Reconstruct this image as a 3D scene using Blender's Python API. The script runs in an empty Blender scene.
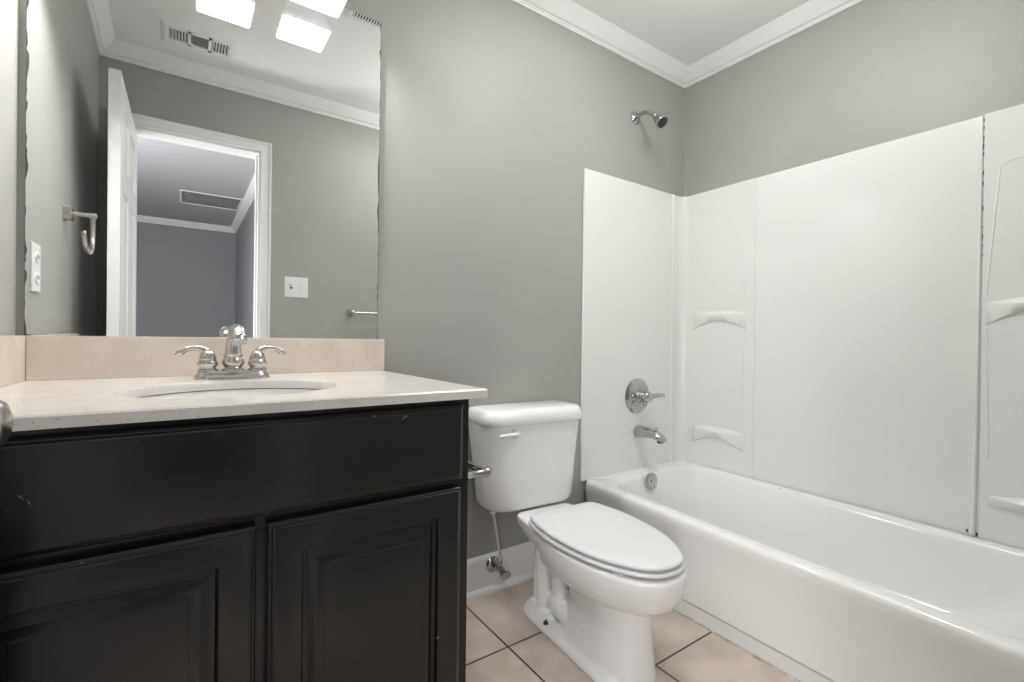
import bpy, bmesh, math, random
from mathutils import Vector, Matrix
random.seed(7)
C = bpy.context.scene.collection
PI = math.pi

# ---------------------------------------------------------------- camera
H = 0.976                                   # lens height; floor is z = 0
FPX, YAW, PITCH, ROLL = 471.19, 0.6066, -0.0027, 0.0114
cam = bpy.data.cameras.new('camera'); cam_o = bpy.data.objects.new('camera', cam); C.objects.link(cam_o)
Fv = Vector((math.sin(YAW)*math.cos(PITCH), math.cos(YAW)*math.cos(PITCH), math.sin(PITCH)))
Rv = Vector((math.cos(YAW), -math.sin(YAW), 0)); Uv = Rv.cross(Fv)
Rr = math.cos(ROLL)*Rv + math.sin(ROLL)*Uv; Ur = -math.sin(ROLL)*Rv + math.cos(ROLL)*Uv
cam_o.matrix_world = Matrix(((Rr.x, Ur.x, -Fv.x, 0), (Rr.y, Ur.y, -Fv.y, 0), (Rr.z, Ur.z, -Fv.z, H), (0, 0, 0, 1)))
cam.sensor_width = 36; cam.lens = FPX*36/1024; cam.clip_start = 0.01
bpy.context.scene.camera = cam_o

# ---------------------------------------------------------------- world, lights, exposure
w = bpy.data.worlds.new('world'); bpy.context.scene.world = w; w.use_nodes = True
w.node_tree.nodes['Background'].inputs[0].default_value = (0.75, 0.8, 0.9, 1)
w.node_tree.nodes['Background'].inputs[1].default_value = 0.3
vs = bpy.context.scene.view_settings
vs.view_transform = 'Standard'; vs.look = 'None'; vs.gamma = 1; vs.use_curve_mapping = False
vs.exposure = 0.52

def area(name, loc, rot, sx, sy, power, col=(1, 1, 1)):
    l = bpy.data.lights.new(name, 'AREA'); l.shape = 'RECTANGLE'; l.size = sx; l.size_y = sy; l.energy = power; l.color = col
    o = bpy.data.objects.new(name, l); C.objects.link(o); o.location = loc; o.rotation_euler = rot
    return o
HALL_P, HALL_SIDE_P, ROOM_P, SHADE_E, BULB_E = 9, 52, 7.5, 0.2, 225.0
ROOM_AREA_P, HALL_LOW_P = 5.5, 42
area('hall_side_fill', (-1.86, -0.62, 1.25), (0, -PI/2, 0), 1.7, 1.05, HALL_SIDE_P, (0.96, 0.975, 1.0))  # added side fill through the doorway, not a real window
def lamp(name, loc, r, power, col=(1, 1, 1)):
    l = bpy.data.lights.new(name, 'POINT'); l.energy = power; l.shadow_soft_size = r; l.color = col
    o = bpy.data.objects.new(name, l); C.objects.link(o); o.location = loc; return o
lamp('hall_high_fill', (-0.80, -1.05, 2.05), 0.2, HALL_P, (0.95, 0.97, 1.0))  # added fill high in the hall, no fixture behind it
lamp('hall_low_fill', (-0.66, -0.55, 0.85), 0.2, HALL_LOW_P, (1.0, 0.99, 0.98))  # added unseen low fill, reaches toilet and tub through the doorway
area('overhead_area_fill', (1.15, 0.86, 2.385), (0, 0, 0), 0.5, 0.5, ROOM_AREA_P, (1.0, 0.995, 0.985))  # added overhead fill to even out the room, no real panel
lamp('overhead_point_fill', (1.36, 0.62, 2.17), 0.12, ROOM_P, (1.0, 0.995, 0.985))  # added point fill for ceiling and upper walls, no fitting there

# ---------------------------------------------------------------- materials
def mat(name, col, rough=0.5, metal=0.0, spec=0.5, coat=0.0, emis=None, es=0.0):
    m = bpy.data.materials.new(name); m.use_nodes = True
    b = m.node_tree.nodes['Principled BSDF']
    b.inputs['Base Color'].default_value = (*col, 1); b.inputs['Roughness'].default_value = rough
    b.inputs['Metallic'].default_value = metal; b.inputs['Specular IOR Level'].default_value = spec
    b.inputs['Coat Weight'].default_value = coat; b.inputs['Coat Roughness'].default_value = 0.08
    if emis: b.inputs['Emission Color'].default_value = (*emis, 1); b.inputs['Emission Strength'].default_value = es
    return m
def nd(m, t, **kw):
    n = m.node_tree.nodes.new(t)
    for k, v in kw.items():
        if k in n.inputs: n.inputs[k].default_value = v
        else: setattr(n, k, v)
    return n
def lk(m, a, b): m.node_tree.links.new(a, b)
def bsdf(m): return m.node_tree.nodes['Principled BSDF']
def noise_mix(m, c1, c2, scale, detail=4, lo=0.35, hi=0.65, distort=0.0):
    tc = nd(m, 'ShaderNodeTexCoord'); n = nd(m, 'ShaderNodeTexNoise', Scale=scale, Detail=detail, Distortion=distort)
    lk(m, tc.outputs['Object'], n.inputs['Vector'])
    r = nd(m, 'ShaderNodeValToRGB'); r.color_ramp.elements[0].position = lo; r.color_ramp.elements[1].position = hi
    r.color_ramp.elements[0].color = (*c1, 1); r.color_ramp.elements[1].color = (*c2, 1)
    lk(m, n.outputs['Fac'], r.inputs['Fac']); lk(m, r.outputs['Color'], bsdf(m).inputs['Base Color'])
    return tc, r
def bump(m, scale, strength, dist=0.002, detail=3):
    tc = nd(m, 'ShaderNodeTexCoord'); n = nd(m, 'ShaderNodeTexNoise', Scale=scale, Detail=detail)
    lk(m, tc.outputs['Object'], n.inputs['Vector'])
    b = nd(m, 'ShaderNodeBump', Strength=strength, Distance=dist); lk(m, n.outputs['Fac'], b.inputs['Height'])
    lk(m, b.outputs['Normal'], bsdf(m).inputs['Normal'])

WALL = (0.425, 0.425, 0.395)
m_wall = mat('grey_wall_paint', WALL, 0.42, spec=0.35); noise_mix(m_wall, (0.365, 0.366, 0.345), (0.385, 0.386, 0.363), 3); bump(m_wall, 160, 0.12, 0.001)
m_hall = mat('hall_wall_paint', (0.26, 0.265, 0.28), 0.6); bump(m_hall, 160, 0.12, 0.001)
m_ceil = mat('ceiling_paint', (0.88, 0.875, 0.865), 0.7); bump(m_ceil, 120, 0.15, 0.001)
m_trim = mat('white_trim_paint', (0.84, 0.84, 0.83), 0.35)
m_sur = mat('white_acrylic_surround', (0.80, 0.805, 0.785), 0.15, spec=0.4); bump(m_sur, 11, 0.22, 0.008, 2)
m_tub = mat('white_enamel', (0.84, 0.84, 0.83), 0.14, spec=0.5)
m_por = mat('white_porcelain', (0.87, 0.87, 0.87), 0.09, spec=0.55)
m_seat = mat('white_seat_plastic', (0.76, 0.76, 0.77), 0.22)
m_plast = mat('white_plastic', (0.8, 0.8, 0.8), 0.35)
m_chrome = mat('chrome', (0.62, 0.62, 0.63), 0.10, 1.0); noise_mix(m_chrome, (0.44, 0.44, 0.45), (0.52, 0.52, 0.53), 20)
m_nick = mat('brushed_nickel', (0.52, 0.50, 0.475), 0.24, 1.0)
m_dark = mat('dark_void', (0.012, 0.012, 0.012), 0.7)
m_slot = mat('vent_shadow_grey', (0.012, 0.012, 0.013), 0.9, spec=0.0)
m_rubber = mat('dark_rubber', (0.03, 0.03, 0.03), 0.6)
m_caulk = mat('yellowed_caulk', (0.60, 0.58, 0.50), 0.6); noise_mix(m_caulk, (0.35, 0.31, 0.25), (0.68, 0.67, 0.6), 30)
m_line = mat('braided_supply_line', (0.62, 0.60, 0.55), 0.5)

# black cabinet: satin lacquer with a few pale chips
m_cab = mat('black_cabinet_lacquer', (0.0092, 0.0088, 0.0084), 0.30, spec=0.45)
tc = nd(m_cab, 'ShaderNodeTexCoord')
n1 = nd(m_cab, 'ShaderNodeTexNoise', Scale=38.0, Detail=1.5); lk(m_cab, tc.outputs['Object'], n1.inputs['Vector'])
r1 = nd(m_cab, 'ShaderNodeValToRGB'); r1.color_ramp.elements[0].position = 0.785; r1.color_ramp.elements[1].position = 0.80
r1.color_ramp.elements[0].color = (0.0092, 0.0088, 0.0084, 1); r1.color_ramp.elements[1].color = (0.22, 0.21, 0.2, 1)
lk(m_cab, n1.outputs['Fac'], r1.inputs['Fac']); lk(m_cab, r1.outputs['Color'], bsdf(m_cab).inputs['Base Color'])
n2 = nd(m_cab, 'ShaderNodeTexNoise', Scale=9.0, Detail=5.0); lk(m_cab, tc.outputs['Object'], n2.inputs['Vector'])
mr = nd(m_cab, 'ShaderNodeMapRange'); mr.inputs['To Min'].default_value = 0.17; mr.inputs['To Max'].default_value = 0.32
lk(m_cab, n2.outputs['Fac'], mr.inputs['Value']); lk(m_cab, mr.outputs['Result'], bsdf(m_cab).inputs['Roughness'])

# quartz-like speckled cream stone
def stone(name, base, light, speck):
    m = mat(name, base, 0.16, spec=0.5)
    tc, r = noise_mix(m, base, light, 14, 6, 0.35, 0.65)
    v = nd(m, 'ShaderNodeTexNoise', Scale=190.0, Detail=2.0); lk(m, tc.outputs['Object'], v.inputs['Vector'])
    rr = nd(m, 'ShaderNodeValToRGB'); rr.color_ramp.elements[0].position = 0.66; rr.color_ramp.elements[1].position = 0.72
    lk(m, v.outputs['Fac'], rr.inputs['Fac'])
    mx = nd(m, 'ShaderNodeMix', data_type='RGBA'); lk(m, rr.outputs['Color'], mx.inputs['Factor'])
    lk(m, r.outputs['Color'], mx.inputs['A']); mx.inputs['B'].default_value = (*speck, 1)
    lk(m, mx.outputs['Result'], bsdf(m).inputs['Base Color'])
    return m
m_stone = stone('cream_stone', (0.64, 0.615, 0.585), (0.69, 0.67, 0.645), (0.45, 0.39, 0.33))
m_splash = stone('beige_stone_splash', (0.66, 0.575, 0.50), (0.73, 0.655, 0.585), (0.54, 0.47, 0.40))

# floor tile
m_tile = mat('pinkish_ceramic_tile', (0.5, 0.4, 0.33), 0.3)
tc = nd(m_tile, 'ShaderNodeTexCoord'); mp = nd(m_tile, 'ShaderNodeMapping')
mp.inputs['Location'].default_value = (-0.853+0.002, -1.231+0.002, 0)
lk(m_tile, tc.outputs['Object'], mp.inputs['Vector'])
bk = nd(m_tile, 'ShaderNodeTexBrick', offset=0.0, offset_frequency=1, squash=1.0)
bk.inputs['Scale'].default_value = 1.0; bk.inputs['Brick Width'].default_value = 0.321; bk.inputs['Row Height'].default_value = 0.317
bk.inputs['Mortar Size'].default_value = 0.0032; bk.inputs['Mortar Smooth'].default_value = 0.1; bk.inputs['Bias'].default_value = 0
bk.inputs['Color1'].default_value = (0.68, 0.585, 0.515, 1); bk.inputs['Color2'].default_value = (0.64, 0.55, 0.48, 1)
bk.inputs['Mortar'].default_value = (0.065, 0.045, 0.035, 1)
lk(m_tile, mp.outputs['Vector'], bk.inputs['Vector'])
nn = nd(m_tile, 'ShaderNodeTexNoise', Scale=7.0, Detail=5.0); lk(m_tile, tc.outputs['Object'], nn.inputs['Vector'])
rm = nd(m_tile, 'ShaderNodeValToRGB'); rm.color_ramp.elements[0].position = 0.3; rm.color_ramp.elements[1].position = 0.7
rm.color_ramp.elements[0].color = (0.76, 0.735, 0.72, 1); rm.color_ramp.elements[1].color = (1.12, 1.13, 1.14, 1)
lk(m_tile, nn.outputs['Fac'], rm.inputs['Fac'])
mx = nd(m_tile, 'ShaderNodeMix', data_type='RGBA', blend_type='MULTIPLY'); mx.inputs['Factor'].default_value = 1
lk(m_tile, bk.outputs['Color'], mx.inputs['A']); lk(m_tile, rm.outputs['Color'], mx.inputs['B'])
lk(m_tile, mx.outputs['Result'], bsdf(m_tile).inputs['Base Color'])
bp = nd(m_tile, 'ShaderNodeBump', Strength=0.5, Distance=0.002, invert=True)
lk(m_tile, bk.outputs['Fac'], bp.inputs['Height']); lk(m_tile, bp.outputs['Normal'], bsdf(m_tile).inputs['Normal'])

# mirror silvering
m_mir = mat('silvered_glass', (0.88, 0.885, 0.88), 0.0, 1.0)
m_edge = mat('corroded_mirror_edge', (0.10, 0.10, 0.09), 0.5, 0.0)
# lamp glass
m_shade = mat('lit_frosted_glass', (0.8, 0.8, 0.8), 0.4, emis=(1, 0.99, 0.975), es=SHADE_E)
_tr = nd(m_shade, 'ShaderNodeBsdfTranslucent'); _mx = nd(m_shade, 'ShaderNodeMixShader'); _mx.inputs[0].default_value = 0.012
_out = m_shade.node_tree.nodes['Material Output']; lk(m_shade, bsdf(m_shade).outputs[0], _mx.inputs[1]); lk(m_shade, _tr.outputs[0], _mx.inputs[2]); lk(m_shade, _mx.outputs[0], _out.inputs[0])
m_bulb = mat('lit_bulb', (1, 1, 1), 0.4, emis=(1, 0.985, 0.96), es=BULB_E)
m_hallfloor = mat('hall_carpet', (0.2, 0.18, 0.165), 0.9); bump(m_hallfloor, 300, 0.6, 0.004)

# ---------------------------------------------------------------- helpers
def link(name, bm, m, parent=None, smooth=False, bevel=0.0, seg=2, auto=None):
    me = bpy.data.meshes.new(name); bmesh.ops.recalc_face_normals(bm, faces=bm.faces); bm.to_mesh(me); bm.free()
    o = bpy.data.objects.new(name, me); C.objects.link(o)
    for x in (m if isinstance(m, (list, tuple)) else [m]): me.materials.append(x)
    if parent:
        o.parent = parent
        o.matrix_parent_inverse = Matrix.Translation(-Vector(parent.location))
    if smooth or auto:
        for p in me.polygons: p.use_smooth = True
    if auto:
        try: me.set_sharp_from_angle(angle=math.radians(auto))
        except Exception: pass
    if bevel:
        b = o.modifiers.new('bevel', 'BEVEL'); b.width = bevel; b.segments = seg; b.limit_method = 'ANGLE'; b.angle_limit = math.radians(40)
        for p in me.polygons: p.use_smooth = True
        b.harden_normals = True
    return o
def tag(o, label, cat, group=None, kind=None):
    if label: o['label'] = label
    if cat: o['category'] = cat
    if group: o['group'] = group
    if kind: o['kind'] = kind
    return o
def thing(name, label, cat, loc=(0, 0, 0), group=None, kind=None):
    o = bpy.data.objects.new(name, None); C.objects.link(o); o.location = loc; o.empty_display_size = 0.05
    return tag(o, label, cat, group, kind)
def struct(name, bm, m, label=None, **kw):
    o = link(name, bm, m, **kw); o['kind'] = 'structure'
    o['label'] = label or name.replace('_', ' '); o['category'] = name.split('_')[0]
    return o
def box(bm, x0, x1, y0, y1, z0, z1):
    v = [bm.verts.new((x, y, z)) for x in (x0, x1) for y in (y0, y1) for z in (z0, z1)]
    for f in ((0, 1, 3, 2), (4, 6, 7, 5), (0, 4, 5, 1), (2, 3, 7, 6), (0, 2, 6, 4), (1, 5, 7, 3)): bm.faces.new([v[i] for i in f])
    return v
def bx(*a):
    bm = bmesh.new(); box(bm, *a); return bm
def loft(bm, loops, cap0=True, cap1=True):
    vs_ = [[bm.verts.new(p) for p in L] for L in loops]
    n = len(vs_[0])
    for a, b in zip(vs_, vs_[1:]):
        for i in range(n): bm.faces.new((a[i], a[(i+1) % n], b[(i+1) % n], b[i]))
    if cap0: bm.faces.new(vs_[0][::-1])
    if cap1: bm.faces.new(vs_[-1])
    return vs_
def rrect(x0, x1, y0, y1, r, z, seg=6):
    r = min(r, (x1-x0)/2-1e-4, (y1-y0)/2-1e-4); out = []
    for cx, cy, a0 in ((x1-r, y1-r, 0), (x0+r, y1-r, 90), (x0+r, y0+r, 180), (x1-r, y0+r, 270)):
        for i in range(seg+1):
            a = math.radians(a0+90*i/seg); out.append((cx+r*math.cos(a), cy+r*math.sin(a), z))
    return out
def rrect4(x0, x1, y0, y1, rs, z, seg=6):   # rs: radius at (x1y1, x0y1, x0y0, x1y0)
    out = []
    for (sx, sy, a0), r in zip(((1, 1, 0), (0, 1, 90), (0, 0, 180), (1, 0, 270)), rs):
        cx = x1-r if sx else x0+r; cy = y1-r if sy else y0+r
        for i in range(seg+1):
            a = math.radians(a0+90*i/seg); out.append((cx+r*math.cos(a), cy+r*math.sin(a), z))
    return out
def lathe(bm, prof, origin=(0, 0, 0), axis=(0, 0, 1), seg=28):     # prof: (radius, height)
    q = Vector((0, 0, 1)).rotation_difference(Vector(axis).normalized()); o = Vector(origin)
    loops = []
    for r, h in prof:
        loops.append([o+q @ Vector((max(r, 1e-5)*math.cos(2*PI*i/seg), max(r, 1e-5)*math.sin(2*PI*i/seg), h)) for i in range(seg)])
    loft(bm, loops)
def catmull(P, n=8):
    P = [Vector(p) for p in P]; Q = [2*P[0]-P[1]]+P+[2*P[-1]-P[-2]]; out = []
    for i in range(1, len(Q)-2):
        for k in range(n):
            t = k/n; a, b, c, d = Q[i-1:i+3]
            out.append(0.5*((2*b)+(c-a)*t+(2*a-5*b+4*c-d)*t*t+(3*b-a-3*c+d)*t**3))
    out.append(P[-1]); return out
def tube(bm, pts, rad, seg=14, n=8, flat=1.0):     # pts: list of points; rad: number or list
    R = rad if isinstance(rad, (list, tuple)) else [rad]*len(pts)
    P4 = catmull([(*p, ) for p in pts], n) if n > 1 else [Vector(p) for p in pts]
    RR = []
    if n > 1:
        for i in range(len(R)-1):
            for k in range(n): RR.append(R[i]+(R[i+1]-R[i])*k/n)
        RR.append(R[-1])
    else: RR = R
    T = [(P4[min(i+1, len(P4)-1)]-P4[max(i-1, 0)]).normalized() for i in range(len(P4))]
    up = Vector((0, 0, 1)) if abs(T[0].z) < 0.9 else Vector((0, 1, 0))
    nrm = (up-T[0]*up.dot(T[0])).normalized(); loops = []
    for p, t, r in zip(P4, T, RR):
        nrm = (nrm-t*nrm.dot(t)).normalized(); bi = t.cross(nrm)
        loops.append([p+r*(flat*math.cos(2*PI*i/seg)*nrm+math.sin(2*PI*i/seg)*bi) for i in range(seg)])
    loft(bm, loops)
def extrude_poly(bm, poly, axis, a, b):            # poly in the two other axes (in order); extruded from a to b
    def P(u, v, t):
        return {'x': (t, u, v), 'y': (u, t, v), 'z': (u, v, t)}[axis]
    loft(bm, [[P(u, v, a) for u, v in poly], [P(u, v, b) for u, v in poly]])
def subsurf(o, lv=2):
    s = o.modifiers.new('subsurf', 'SUBSURF'); s.levels = lv; s.render_levels = lv
def shift(o, parent): return o

# ---------------------------------------------------------------- the room
XL, XR, YB, YF, ZC = -0.324, 2.19, 1.56, 0.03, 2.40
XLF = -0.357                                       # the left wall runs slightly out of square: its x at the doorway wall
def xl(y): return XL+(XLF-XL)*(YB-y)/(YB-YF)
WT = 0.12
DX0, DX1, DZ = -0.274, 0.352, 2.024               # door opening
bm = bmesh.new(); box(bm, XL-WT, XR+WT, YF-WT, YB+WT, -0.08, 0.0)
struct('floor', bm, m_tile, 'square pinkish beige ceramic floor tiles with dark grout')
struct('ceiling', bx(XL-WT, XR+WT, YF-WT, YB+WT, ZC, ZC+0.08), m_ceil, 'flat off-white bathroom ceiling')
struct('wall_back', bx(XL-WT, XR+WT, YB, YB+WT, 0, ZC), m_wall, 'grey painted wall behind the vanity, toilet and tub faucet')
struct('wall_right', bx(XR, XR+WT, YF-WT, YB, 0, ZC), m_wall, 'grey painted wall along the long side of the tub')
bm = bmesh.new(); loft(bm, [[(XL-WT-0.05, YF, z), (XLF, YF, z), (XL, YB, z), (XL-WT-0.05, YB, z)] for z in (0, ZC)])
struct('wall_left', bm, m_wall, 'grey painted wall at the left end of the vanity')
bm = bmesh.new()
box(bm, -2.0, DX0, YF-WT, YF, 0, ZC); box(bm, DX1, XR, YF-WT, YF, 0, ZC); box(bm, DX0, DX1, YF-WT, YF, DZ, ZC)
struct('wall_front', bm, m_wall, 'grey painted wall with the doorway, seen in the mirror')
# hall
struct('floor_hall', bx(-2.0, 0.70, -4.6, YF-WT, -0.08, 0), m_hallfloor, 'hallway floor beyond the doorway')
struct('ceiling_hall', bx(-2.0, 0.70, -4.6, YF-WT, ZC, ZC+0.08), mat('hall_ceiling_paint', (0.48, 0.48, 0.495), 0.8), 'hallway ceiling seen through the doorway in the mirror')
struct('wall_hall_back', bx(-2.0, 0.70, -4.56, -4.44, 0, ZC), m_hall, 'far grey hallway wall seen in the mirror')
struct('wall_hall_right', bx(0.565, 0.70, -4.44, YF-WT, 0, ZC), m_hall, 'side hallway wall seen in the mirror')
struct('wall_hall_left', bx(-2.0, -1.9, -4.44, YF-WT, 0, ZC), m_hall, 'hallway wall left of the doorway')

# crown moulding: profile as (distance from wall, z)
CP = [(0, ZC), (0.066, ZC), (0.066, ZC-0.006), (0.060, ZC-0.010), (0.056, ZC-0.018), (0.048, ZC-0.027), (0.035, ZC-0.040), (0.026, ZC-0.050),
      (0.020, ZC-0.056), (0.014, ZC-0.058), (0.014, ZC-0.063), (0.009, ZC-0.066), (0.009, ZC-0.071), (0, ZC-0.071)]
def crown_loop(name, x0, x1, y0, y1, prof, label, x00=None):
    bm = bmesh.new(); cs = ((x0 if x00 is None else x00, y0, 1, 1), (x1, y0, -1, 1), (x1, y1, -1, -1), (x0, y1, 1, -1))
    vv = [[bm.verts.new((cx+sx*d, cy+sy*d, z)) for d, z in prof] for cx, cy, sx, sy in cs]
    for k in range(4):
        a, b = vv[k], vv[(k+1) % 4]
        for i in range(len(prof)): j = (i+1) % len(prof); bm.faces.new((a[i], a[j], b[j], b[i]))
    return struct(name, bm, m_trim, label, auto=35)
crown_loop('trim_1', XL, XR, YF, YB, CP, 'white crown moulding around the bathroom ceiling', XLF)
crown_loop('trim_2', -1.9, 0.565, -4.44, YF-WT, CP, 'white crown moulding in the hallway')

# baseboard + shoe moulding
def base_prof(y, s=-1):                            # (y, z) outline, projecting towards s
    return [(y, 0), (y+s*0.015, 0), (y+s*0.015, 0.108), (y+s*0.0125, 0.115), (y+s*0.0135, 0.120), (y+s*0.011, 0.128), (y+s*0.006, 0.135), (y, 0.139)]
bm = bmesh.new(); extrude_poly(bm, base_prof(YB), 'x', 0.525, 1.484)
struct('baseboard_back', bm, m_trim, 'white baseboard behind the toilet', auto=40)
bm = bmesh.new(); extrude_poly(bm, base_prof(YF, 1), 'x', DX1+0.062, 1.484)
struct('baseboard_front', bm, m_trim, 'white baseboard beside the doorway', auto=40)
def shoe_prof(y, r):
    return [(y, 0.0)]+[(y-r*math.cos(a), r*1.25*math.sin(a)) for a in [k*PI/12 for k in range(7)]]
for n, (xa, xb, dy, r) in enumerate(((0.525, 0.965, 0.0, 0.017), (0.968, 1.484, -0.004, 0.017))):
    bm = bmesh.new(); extrude_poly(bm, shoe_prof(YB-0.015+dy*0, r), 'x', xa, xb)
    o = struct('trim_%d' % (3+n), bm, m_trim, ('white shoe moulding at the foot of the baseboard next to the vanity', 'white shoe moulding at the foot of the baseboard behind the toilet')[n], auto=40)
    if n: o.location = (0, -0.004, 0); o.rotation_euler = (0, 0, 0.004)

# door casing (in the bathroom) and jamb
bm = bmesh.new(); cw = 0.053; rv = 0.006
def casing_prof(w_): return [(0, 0), (0.014, 0), (0.014, w_*0.12), (0.0105, w_*0.2), (0.0105, w_*0.72), (0.017, w_*0.8), (0.019, w_*0.9), (0.019, w_), (0, w_)]
def casing(bm, y, s, x0, x1, ztop):
    pr = casing_prof(cw)
    path = [(x0, 0, -1, 0), (x0, ztop, -1, 1), (x1, ztop, 1, 1), (x1, 0, 1, 0)]
    vv = [[bm.verts.new((px+sx*w_, y+s*d, pz+sz*w_)) for d, w_ in pr] for px, pz, sx, sz in path]
    for a, b in zip(vv, vv[1:]):
        for i in range(len(pr)): j = (i+1) % len(pr); bm.faces.new((a[i], a[j], b[j], b[i]))
    bm.faces.new(vv[0]); bm.faces.new(vv[-1][::-1])
casing(bm, YF, 1, DX0+rv, DX1-rv+0.006, DZ)
casing(bm, YF-WT, -1, DX0+rv, DX1, DZ)
box(bm, DX0, DX0+0.012, YF-WT, YF, 0, DZ); box(bm, DX1-0.012, DX1, YF-WT, YF, 0, DZ); box(bm, DX0+0.012, DX1-0.012, YF-WT, YF, DZ-0.012, DZ)
box(bm, DX0+0.012, DX0+0.022, YF-0.075, YF-0.04, 0, DZ-0.012); box(bm, DX1-0.022, DX1-0.012, YF-0.075, YF-0.04, 0, DZ-0.012)
struct('trim_5', bm, m_trim, 'white door casing and jamb around the doorway')

# the open door (hinged left of the doorway, swung 90 degrees into the room)
door = thing('door_1', 'white panelled door swung open beside the left wall', 'door', (-0.224, 0.04, 0), kind='structure')
dw, dt = 0.632, 0.0365
y0, y1, xa, xb = 0.045, 0.785, -0.2425, -0.206
bm = bmesh.new(); z0, z1 = 0.012, 1.966
panels = []
st, mid = 0.105, 0.09
pw = (y1-y0-2*st-mid)/2
for c in range(2):
    pa = y0+st+c*(pw+mid)
    for (pz0, pz1) in ((0.23, 0.80), (0.92, 1.545), (1.645, 1.87)): panels.append((pa, pa+pw, pz0, pz1))
ys = sorted({y0, y1}|{p[0] for p in panels}|{p[1] for p in panels}); zs = sorted({z0, z1}|{p[2] for p in panels}|{p[3] for p in panels})
def panel_face(bm, x, s, p):
    a, b, c, d = p; prev = None
    for off, dep in ((0, 0), (0.008, 0.007), (0.016, 0.008), (0.022, 0.005), (0.03, 0.0075), (0.05, 0.002)):
        L = [bm.verts.new((x-s*dep, yy, zz)) for yy, zz in ((a+off, c+off), (b-off, c+off), (b-off, d-off), (a+off, d-off))]
        if prev:
            for i in range(4): bm.faces.new((prev[i], prev[(i+1) % 4], L[(i+1) % 4], L[i]))
        prev = L
    bm.faces.new(prev)
for x, s in ((xb, 1), (xa, -1)):
    for i in range(len(ys)-1):
        for j in range(len(zs)-1):
            r = (ys[i], ys[i+1], zs[j], zs[j+1])
            if r in panels: panel_face(bm, x, s, r)
            else: bm.faces.new([bm.verts.new((x, a, b)) for a, b in ((r[0], r[2]), (r[1], r[2]), (r[1], r[3]), (r[0], r[3]))])
for f in (((xa, y0), (xb, y0)), ((xa, y1), (xb, y1))):
    bm.faces.new([bm.verts.new((f[0][0], f[0][1], z0)), bm.verts.new((f[1][0], f[1][1], z0)), bm.verts.new((f[1][0], f[1][1], z1)), bm.verts.new((f[0][0], f[0][1], z1))])
for z in (z0, z1): bm.faces.new([bm.verts.new(p) for p in ((xa, y0, z), (xb, y0, z), (xb, y1, z), (xa, y1, z))])
bmesh.ops.remove_doubles(bm, verts=bm.verts, dist=1e-5)
link('door_slab', bm, m_trim, door)
def knob(s):
    bm = bmesh.new(); x = xb if s > 0 else xa
    lathe(bm, [(0.032, 0), (0.032, 0.004), (0.027, 0.008), (0.013, 0.010), (0.011, 0.018), (0.014, 0.023), (0.023, 0.028), (0.0265, 0.035),
               (0.0265, 0.042), (0.022, 0.048), (0.013, 0.0515), (0, 0.052)], (x, 0.725, 0.880), (s, 0, 0))
    return link('door_knob', bm, m_nick, door, smooth=True)
knob(1)
bm = bmesh.new(); lathe(bm, [(0.030, 0), (0.030, 0.004), (0.022, 0.008), (0.012, 0.010), (0.011, 0.02), (0.026, 0.03), (0.027, 0.045), (0.015, 0.055), (0, 0.056)], (xa, 0.725, 0.880), (-1, 0, 0))
link('door_knob', bm, m_nick, door, smooth=True)
bm = bmesh.new(); box(bm, -0.238, -0.210, y1, y1+0.0015, 0.85, 0.907); lathe(bm, [(0.008, 0), (0.008, 0.008), (0.006, 0.011), (0, 0.011)], (-0.224, y1, 0.880), (0, 1, 0), 12)
link('latch_plate', bm, m_nick, door)
for z in (0.25, 1.02, 1.75):
    bm = bmesh.new(); lathe(bm, [(0.006, 0), (0.006, 0.09), (0, 0.092)], (-0.2505, 0.046, z), seg=12); link('hinge', bm, m_nick, door, smooth=False)

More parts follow.
